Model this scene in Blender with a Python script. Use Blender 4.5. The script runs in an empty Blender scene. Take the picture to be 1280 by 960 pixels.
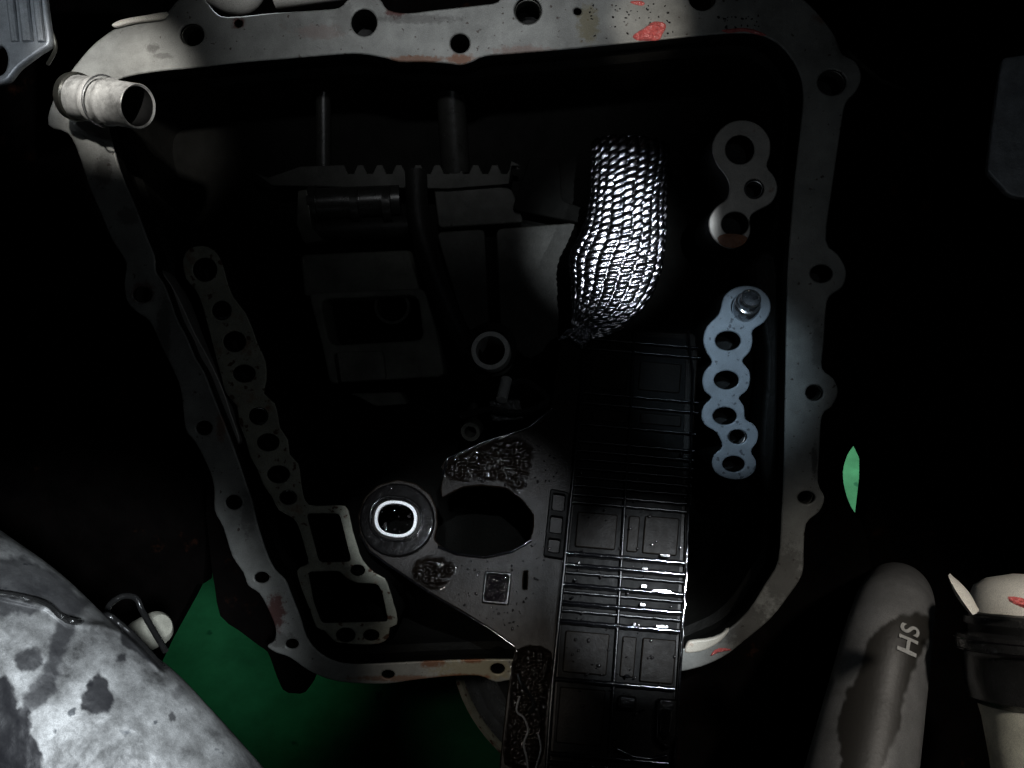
import bpy, bmesh, math, random
import numpy as np
from mathutils import Vector, Matrix, noise
random.seed(7); np.random.seed(7)
scn = bpy.context.scene
COL = scn.collection
R = math.radians
# ------------------------------------------------------------------ camera / frame
F = 1108.5            # focal length in photograph pixels (1280 wide)
D = 0.5543            # metres from the lens to the flange face of the case
PITCH = R(-32)        # camera looks down into the bay
M = Matrix.Translation((0, 0, 1.0)) @ Matrix.Rotation(PITCH, 4, 'X')   # build frame -> world
CAM = Vector((0, -D, 0))
def P(px, py, d=0.0):
    k = (D + d)
    return Vector(((px - 640) / F * k, d, (480 - py) / F * k))
cam = bpy.data.cameras.new('camera'); cam.sensor_width = 36; cam.lens = 36 * F / 1280
cam.clip_start = 0.01; cam.clip_end = 50
camo = bpy.data.objects.new('camera', cam); COL.objects.link(camo)
camo.matrix_world = M @ Matrix.Translation(CAM) @ Matrix.Rotation(R(90), 4, 'X')
scn.camera = camo
w = bpy.data.worlds.new('World'); scn.world = w; w.use_nodes = True
bg = w.node_tree.nodes['Background']; bg.inputs[0].default_value = (.75, .9, 1, 1); bg.inputs[1].default_value = 0.0008
scn.view_settings.view_transform = 'Standard'; scn.view_settings.look = 'None'
scn.view_settings.exposure = 0; scn.view_settings.gamma = 1
KEY = P(960, 300, -D + 0.02) if False else Vector((0.15, -D + 0.0, 0.10))
def lamp(name, pos, target, watts, color, angle, blend, radius):
    l = bpy.data.lights.new(name, 'SPOT'); l.energy = watts; l.color = color
    l.spot_size = R(angle); l.spot_blend = blend; l.shadow_soft_size = radius
    o = bpy.data.objects.new(name, l); COL.objects.link(o)
    d = (target - pos).normalized()
    o.matrix_world = M @ Matrix.Translation(pos) @ d.to_track_quat('-Z', 'Y').to_matrix().to_4x4()
    return o
COOL = (.86, .93, 1); WARM = (1, .93, .84)
lamp('work_lamp', KEY, P(760, 420, 0), .22, COOL, 110, 1, .005)
lamp('sleeve_glint_fill', KEY, P(774, 290, .04), 16, COOL, 12, 1, .003)  # added beam, no real source, for glints on the sleeve
lamp('sleeve_side_fill', Vector((.34, -.48, .12)), P(780, 285, .04), 9, COOL, 8.5, 1, .004)  # second added spot lifting the sleeve's right side
lamp('rib_glint_fill', KEY, P(800, 752, 0), 19, COOL, 12.5, 1, .003)  # added beam that raises the rib highlights
lamp('top_flange_fill', Vector((-.02, -.5, .26)), P(560, -60, 0), 3.0, (.93, .96, 1), 40, 1, .012)  # spot added to brighten the top flange
lamp('strip_fill', Vector((.10, -.45, .16)), P(912, 468, 0), 2.0, (.62, .82, 1), 15, .8, .008)  # added cool spot for the bluish glow on the lower strip
lamp('casting_fill', Vector((.0, -.52, -.05)), P(92, 878, -.12), 8, COOL, 27.5, .6, .02)  # extra spot put in to brighten the bottom left casting
lamp('hose_fill', Vector((-.17, -.46, .25)), P(136, 82, -.03), 10, (1, .97, .93), 12, .8, .01)  # added spot for the bright hose stub and flange shoulder
lamp('bushing_fill', Vector((-.04, -.47, .05)), P(497, 650, 0), 5.0, COOL, 9, .7, .006)  # spot added so the bushing shows white
lamp('crust_glint_fill', Vector((.02, -.50, .12)), P(592, 660, 0), 6, COOL, 16, 1, .003)  # narrow beam added for glints on the oil crust
lamp('lower_flange_fill', Vector((-.05, -.45, -.02)), P(600, 850, 0), 1.6, WARM, 19, 1, .01)  # added warm spot for the bottom flange
lamp('pipe_fill', Vector((-.15, .02, .42)), P(330, -4, .03), 7, COOL, 22, .6, .01)  # added spot behind the flange, whitens the pipes above it
lamp('fluid_glint_fill', KEY, P(812, 30, 0), 5.0, WARM, 6, 1, .004)  # added beam meant to brighten the red fluid
lamp('bracket_fill', Vector((-.22, -.5, .16)), P(10, 20, -.035), 2.6, COOL, 16, .8, .01)  # spot put in to light the corner bracket
lamp('boot_fill', Vector((.30, -.50, .12)), P(1235, 880, -.1), 4.0, WARM, 34, 1, .015)  # added spot over the boot and grey pipe

# ------------------------------------------------------------------ helpers
def sm(pts, n=4):
    """closed Catmull-Rom through pts"""
    out = []; L = len(pts)
    for i in range(L):
        p0, p1, p2, p3 = [np.array(pts[(i + k) % L], float) for k in (-1, 0, 1, 2)]
        for j in range(n):
            t = j / n
            out.append(tuple(.5 * ((2 * p1) + (-p0 + p2) * t + (2 * p0 - 5 * p1 + 4 * p2 - p3) * t * t + (-p0 + 3 * p1 - 3 * p2 + p3) * t ** 3)))
    return out
def smo(pts, n=8):
    """open Catmull-Rom of 3-D points"""
    pts = [Vector(p) for p in pts]; out = []
    for i in range(len(pts) - 1):
        p0 = pts[max(i - 1, 0)]; p1 = pts[i]; p2 = pts[i + 1]; p3 = pts[min(i + 2, len(pts) - 1)]
        for j in range(n):
            t = j / n
            out.append(.5 * ((2 * p1) + (-p0 + p2) * t + (2 * p0 - 5 * p1 + 4 * p2 - p3) * t * t + (-p0 + 3 * p1 - 3 * p2 + p3) * t ** 3))
    out.append(pts[-1]); return out
def ell(cx, cy, rx, ry=None, n=28, rot=0, p=2.0):
    ry = ry or rx; o = []
    for i in range(n):
        a = 2 * math.pi * i / n; c, s = math.cos(a), math.sin(a)
        x = rx * math.copysign(abs(c) ** (2 / p), c); y = ry * math.copysign(abs(s) ** (2 / p), s)
        o.append((cx + x * math.cos(rot) - y * math.sin(rot), cy + x * math.sin(rot) + y * math.cos(rot)))
    return o
def rnd(pts, r=4, n=4):
    """round the corners of a polygon"""
    o = []; L = len(pts)
    for i in range(L):
        a, b, c = [Vector(pts[(i + k) % L]) for k in (-1, 0, 1)]
        u = (a - b); v = (c - b); rr = min(r, u.length * .45, v.length * .45)
        s = b + u.normalized() * rr; e = b + v.normalized() * rr
        for j in range(n + 1):
            t = j / n
            o.append(tuple((1 - t) ** 2 * s + 2 * t * (1 - t) * b + t * t * e))
    return o
class Pl:
    def __init__(s, p0, n=Vector((0, -1, 0))):
        s.p = p0; s.n = n.normalized(); s.ex = Vector((0, 0, 1)).cross(s.n) * -1
        s.ex = s.ex.normalized() * (1 if s.ex.x > 0 else -1); s.ez = s.n.cross(s.ex)
        if s.ez.z < 0: s.ez = -s.ez
        if s.ex.cross(s.ez).dot(s.n) < 0: s.ex, s.ez = s.ex, s.ez
    def hit(s, px, py):
        d = P(px, py, 0) - CAM
        t = (s.p - CAM).dot(s.n) / d.dot(s.n)
        return CAM + d * t
    def to2(s, px, py):
        q = s.hit(px, py) - s.p
        return q.dot(s.ex), q.dot(s.ez)
    def mat(s, c=0):
        m = Matrix((s.ex, s.ez, s.n)).transposed().to_4x4(); m.translation = s.p + s.n * c
        return m
def flat(d): return Pl(Vector((0, d, 0)))
def thing(name, label, cat, loc=Vector((0, 0, 0)), group=None):
    o = bpy.data.objects.new(name, None); COL.objects.link(o); o.location = loc
    o.empty_display_size = .01
    o['label'] = label; o['category'] = cat
    if group: o['group'] = group
    return o
def link(name, me, mat, parent=None, label=None, kind=None, cat=None, ang=35, origin=None):
    me.materials.clear(); me.materials.append(mat)
    for p in me.polygons: p.use_smooth = True
    me.set_sharp_from_angle(angle=R(ang))
    o = bpy.data.objects.new(name, me); COL.objects.link(o)
    if parent:
        q = parent; off = Vector((0, 0, 0))
        while q: off = off + q.location; q = q.parent
        me.transform(Matrix.Translation(-off)); o.parent = parent
    else:
        c = origin or sum((v.co for v in me.vertices), Vector()) / max(1, len(me.vertices))
        me.transform(Matrix.Translation(-c)); o.location = c
    if label: o['label'] = label
    if kind: o['kind'] = kind
    if cat: o['category'] = cat
    return o
def plate_mesh(outline, holes, pl, thick, bevel=.0006, c=0):
    cu = bpy.data.curves.new('c', 'CURVE'); cu.dimensions = '2D'; cu.fill_mode = 'BOTH'
    for k, pts in enumerate([outline] + list(holes)):
        sp = cu.splines.new('POLY'); q = [pl.to2(*p) for p in pts]
        sp.points.add(len(q) - 1)
        for i, (a, b) in enumerate(q): sp.points[i].co = (a, b, 0, 1)
        sp.use_cyclic_u = True
    cu.extrude = max(thick / 2 - bevel, 1e-5); cu.bevel_depth = bevel; cu.bevel_resolution = 2; cu.offset = -bevel
    o = bpy.data.objects.new('c', cu); COL.objects.link(o)
    dg = bpy.context.evaluated_depsgraph_get(); dg.update()
    me = bpy.data.meshes.new_from_object(o.evaluated_get(dg))
    bpy.data.objects.remove(o); bpy.data.curves.remove(cu)
    bm = bmesh.new(); bm.from_mesh(me); bmesh.ops.remove_doubles(bm, verts=bm.verts, dist=1e-6)
    bmesh.ops.recalc_face_normals(bm, faces=bm.faces); bm.to_mesh(me); bm.free()
    me.transform(pl.mat(c - thick / 2))
    return me
def plate(name, outline, holes, pl, thick, mat, parent=None, bevel=.0006, c=0, **k):
    o = link(name, plate_mesh(outline, holes, pl, thick, bevel, c), mat, parent, **k)
    for p in o.data.polygons:
        if abs(p.normal.dot(pl.n)) > .985: p.use_smooth = False
    if name in ('mating_face', 'flange'):
        o.data.materials.append(m_wall)
        for p in o.data.polygons:
            if p.normal.dot(pl.n) < .25: p.material_index = 1
    return o
def grid_mesh(V, wrap_u=False, wrap_v=False, caps=False):
    nu, nv = len(V), len(V[0]); vs = [tuple(p) for row in V for p in row]; fs = []
    for i in range(nu if wrap_u else nu - 1):
        for j in range(nv if wrap_v else nv - 1):
            a = i * nv + j; b = i * nv + (j + 1) % nv; i2 = (i + 1) % nu
            fs.append((a, b, i2 * nv + (j + 1) % nv, i2 * nv + j))
    if caps:
        fs.append(tuple(range(nv))[::-1]); fs.append(tuple((nu - 1) * nv + j for j in range(nv)))
    me = bpy.data.meshes.new('m'); me.from_pydata(vs, [], fs)
    bm = bmesh.new(); bm.from_mesh(me); bmesh.ops.recalc_face_normals(bm, faces=bm.faces); bm.to_mesh(me); bm.free()
    return me
def frames(path):
    T = []
    for i in range(len(path)):
        a = path[max(i - 1, 0)]; b = path[min(i + 1, len(path) - 1)]; T.append((b - a).normalized())
    up = Vector((0, -1, 0))
    out = []
    for t in T:
        n = (up - t * up.dot(t))
        n = n.normalized() if n.length > 1e-4 else Vector((1, 0, 0))
        b = t.cross(n); out.append((t, n, b)); up = n
    return out
def tube_mesh(path, r, seg=14, ry=None, caps=True):
    fr = frames(path); V = []
    for i, p in enumerate(path):
        rr = r(i / (len(path) - 1)) if callable(r) else r
        r2 = (ry or 1) * rr
        t, n, b = fr[i]
        V.append([p + b * rr * math.cos(a) + n * r2 * math.sin(a) for a in [2 * math.pi * j / seg for j in range(seg)]])
    return grid_mesh(V, wrap_v=True, caps=caps)
def tube(name, path, r, mat, parent=None, seg=14, ry=None, caps=True, **k):
    return link(name, tube_mesh(path, r, seg, ry, caps), mat, parent, **k)
def lathe_mesh(prof, o, ax, seg=48, closed=False):
    ax = ax.normalized(); u = ax.orthogonal().normalized(); v = ax.cross(u)
    V = [[o + ax * h + (u * math.cos(a) + v * math.sin(a)) * r for a in [2 * math.pi * j / seg for j in range(seg)]] for r, h in prof]
    return grid_mesh(V, wrap_u=closed, wrap_v=True)
def lathe(name, prof, o, ax, mat, parent=None, seg=48, closed=False, **k):
    return link(name, lathe_mesh(prof, o, ax, seg, closed), mat, parent, **k)
def joined(parts):
    bm = bmesh.new()
    for me in parts: bm.from_mesh(me); bpy.data.meshes.remove(me)
    me = bpy.data.meshes.new('m'); bm.to_mesh(me); bm.free(); return me
def box_pts(x0, y0, x1, y1, r=4): return rnd([(x0, y0), (x1, y0), (x1, y1), (x0, y1)], r)

# ------------------------------------------------------------------ materials
def nd(nt, t, **k):
    n = nt.nodes.new(t)
    for a, b in k.items(): setattr(n, a, b)
    return n
def material(name, base, rough=.5, metal=0., var=.35, vscale=60, bump=.25, bscale=500, bdist=.0004,
             spots=None, spot_scale=160, spot_t=.62, rust=0., rust_col=(.16, .05, .02), coat=0., stain=None, stain_rough=.25, rvar=.15, grime=0., spec=None, grain=.22, blobs=()):
    m = bpy.data.materials.new(name); m.use_nodes = True; nt = m.node_tree; L = nt.links
    b = nt.nodes['Principled BSDF']; tc = nd(nt, 'ShaderNodeTexCoord'); co = tc.outputs['Object']
    def noise_(s, det=6, r=.6):
        n = nd(nt, 'ShaderNodeTexNoise'); n.inputs['Scale'].default_value = s; n.inputs['Detail'].default_value = det
        n.inputs['Roughness'].default_value = r; L.new(co, n.inputs['Vector']); return n.outputs['Fac']
    def ramp(x, a, c):
        r = nd(nt, 'ShaderNodeMapRange'); r.inputs['From Min'].default_value = a; r.inputs['From Max'].default_value = c
        L.new(x, r.inputs['Value']); return r.outputs['Result']
    def mix(f, A, B):
        x = nd(nt, 'ShaderNodeMix', data_type='RGBA')
        if isinstance(f, float): x.inputs[0].default_value = f
        else: L.new(f, x.inputs[0])
        for v, s in ((A, 6), (B, 7)):
            if isinstance(v, tuple): x.inputs[s].default_value = (*v[:3], 1)
            else: L.new(v, x.inputs[s])
        return x.outputs[2]
    dark = tuple(c * (1 - var) for c in base); lite = tuple(min(1, c * (1 + var * .6)) for c in base)
    col = mix(ramp(noise_(vscale, 8, .65), .33, .67), dark, lite)
    if grime: col = mix(ramp(noise_(vscale * .35, 5, .7), .5, .72), col, mix(grime, base, (.03, .025, .02)))
    if rust:
        f = ramp(noise_(vscale * .7 + 7, 7, .7), .66 - rust * .2, .76 - rust * .1)
        col = mix(f, col, rust_col)
    if spots: col = mix(ramp(noise_(spot_scale, 3, .5), spot_t, spot_t + .04), col, spots)
    for (bx_, by_, rx, ry, bc, bs) in blobs:
        c_ = P(bx_, by_, 0)
        mp = nd(nt, 'ShaderNodeMapping', vector_type='TEXTURE'); L.new(co, mp.inputs['Vector'])
        mp.inputs['Location'].default_value = (c_.x, 0, c_.z); mp.inputs['Scale'].default_value = (rx * .0005, 1, ry * .0005)
        ln = nd(nt, 'ShaderNodeVectorMath', operation='LENGTH'); L.new(mp.outputs[0], ln.inputs[0])
        ad = nd(nt, 'ShaderNodeMath', operation='MULTIPLY_ADD'); L.new(noise_(260 + bx_ % 60, 6, .7), ad.inputs[0]); ad.inputs[1].default_value = 2.4; L.new(ln.outputs['Value'], ad.inputs[2])
        mk = ramp(ad.outputs[0], 2.35, 1.85)
        ml = nd(nt, 'ShaderNodeMath', operation='MULTIPLY'); L.new(mk, ml.inputs[0]); ml.inputs[1].default_value = bs
        col = mix(ml.outputs[0], col, bc)
    if grain:
        g = nd(nt, 'ShaderNodeMapRange'); L.new(noise_(2200, 2, .5), g.inputs['Value']); g.inputs['From Min'].default_value = .3; g.inputs['From Max'].default_value = .7
        g.inputs['To Min'].default_value = 1 - grain; g.inputs['To Max'].default_value = 1 + grain
        vm = nd(nt, 'ShaderNodeVectorMath', operation='SCALE'); L.new(col, vm.inputs[0]); L.new(g.outputs[0], vm.inputs['Scale']); col = vm.outputs[0]
    ro = nd(nt, 'ShaderNodeMapRange'); L.new(noise_(vscale * 2.3, 5), ro.inputs['Value'])
    ro.inputs['To Min'].default_value = max(.02, rough - rvar); ro.inputs['To Max'].default_value = min(1, rough + rvar)
    rr = ro.outputs['Result']
    if stain:
        a = nd(nt, 'ShaderNodeAttribute'); a.attribute_name = 'stain'
        col = mix(a.outputs['Fac'], col, stain)
        mm = nd(nt, 'ShaderNodeMix', data_type='FLOAT'); L.new(a.outputs['Fac'], mm.inputs[0]); L.new(rr, mm.inputs[2]); mm.inputs[3].default_value = stain_rough
        rr = mm.outputs[0]
        mt = nd(nt, 'ShaderNodeMapRange'); L.new(a.outputs['Fac'], mt.inputs['Value']); mt.inputs['To Min'].default_value = metal; mt.inputs['To Max'].default_value = 0
        L.new(mt.outputs['Result'], b.inputs['Metallic'])
    else: b.inputs['Metallic'].default_value = metal
    L.new(col, b.inputs['Base Color']); L.new(rr, b.inputs['Roughness'])
    if bump:
        bp = nd(nt, 'ShaderNodeBump'); bp.inputs['Strength'].default_value = bump; bp.inputs['Distance'].default_value = bdist
        L.new(noise_(bscale, 6, .6), bp.inputs['Height']); L.new(bp.outputs['Normal'], b.inputs['Normal'])
    if spec is not None: b.inputs['Specular IOR Level'].default_value = spec
    if coat:
        b.inputs['Coat Weight'].default_value = coat; b.inputs['Coat Roughness'].default_value = .06
    return m
RU = (.20, .085, .04); DK = (.06, .055, .05); RD = (.10, .03, .025); YE = (.30, .26, .15); PA = (.55, .54, .46)
m_flange = material('machined_aluminium', (.34, .345, .325), .5, .3, .32, 38, .35, 700, .0003, spots=(.10, .08, .07), spot_scale=260, spot_t=.655, rust=.15, rust_col=(.2, .12, .08), grime=.55, grain=.3,
    blobs=[(520,74,40,5,RU,.8),(576,74,18,7,RU,.9),(298,29,9,7,RD,.9),(495,14,12,9,RD,.9),(655,64,40,8,(.24,.15,.12),.6),(735,30,14,26,(.2,.17,.08),.7),(345,765,12,24,RD,.9),(178,366,16,14,RD,.7),(276,535,6,18,RU,.6),
           (600,836,60,16,YE,.7),(540,828,16,7,RU,.9),(590,824,18,5,RU,1),(500,848,60,4,RU,.7),(580,846,36,4,RU,.9),(520,24,55,6,DK,.5),(430,24,14,22,DK,.35),(190,60,9,6,DK,.6),(205,70,12,4,DK,.5),(1050,50,10,22,DK,.6),(1030,22,14,8,(.2,.09,.06),.6),
           (1022,430,8,34,DK,.4),(1018,575,4,22,DK,.8),(130,215,12,20,DK,.6),(160,270,14,12,DK,.5),(205,410,10,40,DK,.6),(980,720,30,40,DK,.6),(930,780,40,30,DK,.7),(350,800,20,10,DK,.5),(400,40,30,10,(.27,.2,.18),.5),(310,640,10,30,DK,.5)])
m_flange_old = material('stained_aluminium', (.38, .38, .31), .55, .3, .25, 60, .3, 700, .0003, spots=(.10, .05, .03), spot_scale=170, spot_t=.6, rust=.45, rust_col=(.22, .09, .04))
m_strip = material('milled_face', (.50, .56, .62), .42, .3, .18, 90, .2, 1100, .0002, spots=(.2, .22, .25), spot_scale=260, spot_t=.63)
m_face = material('milled_face_dull', (.56, .54, .50), .45, .45, .2, 80, .25, 900, .0002, rust=.2, rust_col=(.25, .12, .06))
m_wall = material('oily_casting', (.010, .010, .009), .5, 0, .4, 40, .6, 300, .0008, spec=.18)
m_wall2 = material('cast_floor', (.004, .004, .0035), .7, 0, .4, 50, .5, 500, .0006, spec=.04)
m_web = material('cast_web', (.034, .034, .03), .6, 0, .4, 50, .5, 500, .0006, spec=.2)  # same casting as the blocks, coloured darker against the sleeve spot's spill
m_shaft = material('oily_shaft', (.022, .022, .020), .3, .2, .3, 80, .3, 600, .0003, spec=.6)
m_deck = material('black_deck', (.003, .0027, .0024), .5, 0, .3, 80, .4, 500, .0004, spec=.10)
m_tile = material('black_tile', (.010, .0078, .006), .45, 0, .4, 80, .5, 700, .0003, spec=.09)
m_block = material('cast_block_grey', (.15, .15, .13), .6, 0, .4, 50, .5, 500, .0006, spec=.2)
m_part = material('dull_steel', (.07, .07, .06), .36, .4, .3, 80, .3, 600, .0003)
m_bright = material('polished_steel', (.75, .76, .78), .22, .9, .1, 90, .1, 900, .0001)
m_ring = material('bare_ring', (.62, .62, .60), .5, .2, .1, 200, .2, 900, .0002)
m_bush = material('bushing_glare', (.95, .96, .97), .5, 0., .04, 200, .05, 900, .0001)  # white base stands in for lamp glare on a chrome ring
m_black = material('wet_black_plastic', (.005, .0045, .0045), .16, 0., .4, 70, .45, 240, .0006, coat=1, rvar=.06, spec=.3)
m_panel = material('brown_black_plastic', (.010, .0070, .0050), .36, 0., .4, 90, .5, 900, .0003, rvar=.1, spec=.14)
m_wet = material('oil_wet_plastic', (.0075, .0052, .0038), .36, 0., .4, 90, .5, 300, .0009, rvar=.1, spec=.14, coat=1)
m_rib = material('rib_plastic', (.005, .005, .006), .085, 0., .3, 120, .3, 260, .0004, coat=1, rvar=.04)
m_rib2 = material('rib_plastic_dull', (.006, .006, .007), .24, 0., .3, 120, .4, 300, .0005, rvar=.06, spec=.35)
m_sleeve = material('oily_braid', (.42, .42, .46), .17, 1., .5, 500, .55, 1300, .0003, coat=.4, rvar=.08)
m_oil = material('oil_film', (.01, .008, .01), .06, 0., .2, 90, .0, 100, coat=1, rvar=.02)
m_red = material('red_fluid', (.75, .16, .15), .2, 0., .25, 300, .6, 700, .001, coat=1, rvar=.1)
m_cast = material('scuffed_casting', (.44, .445, .44), .5, .15, .8, 46, .5, 320, .0006, spec=.4, rvar=.15, grime=.6, spots=(.16, .17, .18), spot_scale=90, spot_t=.68, stain=(.022, .022, .026), stain_rough=.5)
m_hose = material('silver_sleeve', (.84, .84, .81), .42, .3, .3, 160, .5, 420, .0005, grime=.85, grain=.15)
m_brk = material('zinc_bracket', (.42, .45, .48), .45, .4, .35, 60, .4, 300, .0006, grime=.4)
m_pipe = material('scuffed_pipe', (.20, .20, .20), .5, .2, .25, 70, .4, 500, .0004, stain=(.028, .026, .023), stain_rough=.45)
m_white = material('pale_paint', (.85, .82, .74), .5, 0., .12, 80, .2, 400, .0004)
m_litlip = material('rusty_lit_edge', (.72, .68, .58), .5, 0., .15, 50, .2, 400, .0004, rust=.6, rust_col=(.42, .14, .05))  # pale base paints in the light on the flange's inner lip
m_rub = material('oily_rubber', (.022, .022, .022), .22, 0., .3, 60, .5, 420, .0009, coat=.6)
m_boot = material('dusty_boot', (.68, .67, .56), .6, 0., .25, 60, .4, 600, .0005, grime=.5)
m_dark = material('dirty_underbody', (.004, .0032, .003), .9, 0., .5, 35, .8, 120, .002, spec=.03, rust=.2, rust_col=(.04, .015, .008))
m_chrome = material('turned_steel', (.42, .44, .46), .25, .9, .25, 30, .2, 300, .0003)
m_floor = material('green_floor', (.033, .20, .088), .9, 0., .35, 9, .3, 60, .002, spots=(.012, .10, .045), spot_scale=22, spot_t=.68, spec=.1)
m_letter = material('pale_letters', (.45, .45, .44), .6, 0., .15, 300, .1)
m_orange = material('brown_oil', (.35, .12, .04), .3, 0., .3, 200, .3, 400, coat=.5)

# ------------------------------------------------------------------ floor
me = bpy.data.meshes.new('floor'); me.from_pydata([(-4, -2, 0), (4, -2, 0), (4, 6, 0), (-4, 6, 0)], [], [(0, 1, 2, 3)])
NOXF = []
fl = bpy.data.objects.new('floor', me); me.materials.append(m_floor); COL.objects.link(fl); fl['kind'] = 'structure'
fl.location = (0, 0, .22); NOXF.append(fl)

# ------------------------------------------------------------------ transmission case
case = thing('transmission_case', 'open grey cast metal gearbox case with a drilled flange round its dark oily cavity', 'gearbox case', P(640, 480, 0))
outer = [(60,156),(84,166),(97,190),(110,230),(125,265),(140,300),(157,328),(155,352),(158,375),(168,388),(187,402),(200,430),(215,460),(225,485),(229,515),(232,538),(243,552),(258,580),(267,608),(268,638),(279,660),(290,695),(304,716),(310,732),(324,742),(335,762),(344,785),(343,800),(334,808),(345,816),(362,822),(385,838),(410,849),(440,854),(482,855),(520,850),(560,846),(598,845),(620,853),(642,850),(700,850),(780,848),(860,838),(903,822),(932,800),(962,775),(986,745),(1003,718),(1005,690),(1008,655),(1024,640),(1031,622),(1023,603),(1025,560),(1028,520),(1040,508),(1048,490),(1042,473),(1028,460),(1030,430),(1033,385),(1038,370),(1054,358),(1058,338),(1048,318),(1033,300),(1040,240),(1050,170),(1057,130),(1069,116),(1077,97),(1070,77),(1053,67),(1045,47),(1030,25),(1006,0),(985,-12),(950,-18),(905,-20),(878,-28),(850,-20),(780,-14),(720,-10),(690,-18),(660,-24),(634,-12),(622,2),(600,6),(545,12),(510,16),(485,12),(474,-2),(455,-8),(436,-2),(424,9),(400,12),(340,16),(285,21),(268,14),(256,0),(240,-4),(222,0),(210,14),(195,21),(150,33),(128,46),(110,62),(86,92),(66,125)]
inner = [(148,99),(170,93),(205,88),(240,85),(300,78),(360,73),(420,68),(450,67),(480,72),(500,77),(530,77),(560,79),(575,81),(590,77),(606,70),(640,67),(700,62),(760,56),(820,50),(880,44),(930,41),(957,46),(977,58),(992,77),(1001,97),(1004,118),(1003,140),(998,185),(993,230),(988,290),(985,340),(983,400),(982,460),(981,520),(980,580),(977,640),(973,700),(957,730),(936,763),(910,787),(880,801),(850,812),(780,820),(700,823),(640,824),(600,824),(540,826),(480,829),(440,830),(415,825),(395,812),(383,795),(375,770),(365,745),(357,725),(344,712),(334,692),(322,655),(315,625),(308,605),(298,575),(285,540),(275,515),(265,490),(255,465),(243,445),(235,425),(222,400),(214,378),(205,355),(195,340),(193,320),(185,300),(170,260),(155,225),(145,195),(136,160),(131,130),(135,108)]
bolts = [(240,43,15,14),(455,28,16,17),(575,54,12,12),(660,13,17,17),(722,14,5,4.5),(878,-3,17,16),(1040,103,18,16),(1027,342,14,11),(1018,491,11,10),(1008,622,11,8),(178,368,12,10),(255,535,10,9),(292,628,10,9),(327,722,9,7),(365,805,8,6),(485,843,8,5),(622,836,9,6.5),(298,29,5,5)]
fp = flat(0)
FT = .012
plate('flange', sm(outer, 3), [ell(*b) for b in bolts] + [sm(inner, 3)], fp, FT, m_flange, case, bevel=.0009)
# bolt bores behind the flange, cast bosses with thread rings
for (x, y, a, b) in bolts:
    if a < 6: continue
    c = P(x, y, 0); r = a * .0005
    k_ = FT + .0002
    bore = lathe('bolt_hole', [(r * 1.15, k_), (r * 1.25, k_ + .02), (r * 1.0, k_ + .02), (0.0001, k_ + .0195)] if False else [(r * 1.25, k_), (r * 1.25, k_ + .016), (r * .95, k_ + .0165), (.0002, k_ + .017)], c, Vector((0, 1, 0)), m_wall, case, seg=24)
for (x, y, r0) in [(1040,103,17),(1018,491,10),(1008,622,9),(660,13,16),(878,-3,16),(178,368,10),(240,43,14)]:
    c = P(x, y, 0); r = r0 * .0005; path = []
    for i in range(6 * 20):
        a = i / 20 * 2 * math.pi
        path.append(c + Vector((math.cos(a) * r, .002 + i / 120 * .009, math.sin(a) * r * .93)))
    tube('thread', path, .00035, m_part, case, seg=5)
# cavity wall and rear wall
ip = sm(inner, 3); cx, cy = 600, 450
V = []
for d, k in ((FT - .0005, 0), (.03, 2), (.034, 9), (.07, 12), (.10, 20)):
    V.append([P(x + (cx - x) * 0, y, FT) + Vector(((cx - x) * .0005 * k / 330, d - FT, -(cy - y) * .0005 * k / 330)) for x, y in ip])
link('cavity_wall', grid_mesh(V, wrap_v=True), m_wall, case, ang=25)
o2 = sm(outer, 2)
V = [[P(x, y, 0) + Vector(((cx - x) * .0005 * k / 330, d, -(cy - y) * .0005 * k / 330)) for x, y in o2] for d, k in ((FT - .0003, 6), (.05, 14), (.11, 26))]
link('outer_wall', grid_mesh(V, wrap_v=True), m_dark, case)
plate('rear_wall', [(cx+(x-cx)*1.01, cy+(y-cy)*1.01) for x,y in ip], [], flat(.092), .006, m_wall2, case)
# ledge along the left leg
plate('ledge', sm([(196,335),(212,352),(228,382),(243,415),(262,450),(278,485),(290,520),(300,552),(288,550),(270,508),(250,470),(230,432),(212,395),(198,365)], 3), [], flat(.014), .02, m_face, case)

# mating faces inside the cavity
FD = .010
lower_strip = [(899,392),(884,408),(879,425),(883,440),(890,453),(881,464),(878,477),(881,489),(889,497),(880,507),(877,519),(881,531),(896,541),(903,558),(893,568),(890,580),(896,592),(913,599),(932,598),(944,588),(945,576),(939,564),(946,553),(948,541),(942,530),(932,524),(930,508),(924,497),(934,488),(938,474),(936,462),(928,451),(937,440),(941,427),(941,413),(955,403),(963,389),(962,374),(952,362),(936,357),(918,360),(905,371)]
lholes = [(932,384,18,17),(910,426,16,12),(908,475,15.5,11.5),(906,520,15,11),(922,546,12,9),(917,580,14,10)]
plate('mating_face', sm(lower_strip, 3), [ell(*h) for h in lholes], flat(FD), .05, m_strip, case, bevel=.0007, label='pale blue-grey milled face with six holes in a row')
upper_face = [(890,185),(896,167),(912,153),(932,150),(950,157),(962,173),(963,192),(959,208),(969,222),(972,238),(964,254),(946,264),(938,272),(938,292),(928,306),(912,311),(896,303),(887,288),(887,272),(896,258),(909,248),(912,232),(906,218),(896,205)]
uholes = [(925,187,18,18),(943,236,12,12),(919,280,17,15)]
plate('mating_face', sm(upper_face, 3), [ell(*h) for h in uholes], flat(FD + .004), .045, m_face, case, bevel=.0007, label='dull milled face with three holes')
for (x, y, a, b), dd, mt in [(h, FD, m_wall) for h in lholes[1:]] + [(h, FD + .004, m_wall) for h in uholes]:
    lathe('port_floor', [(a * .00053, .02), (.0001, .0205)], P(x, y, dd), Vector((0, 1, 0)), mt, case, seg=20)
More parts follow.
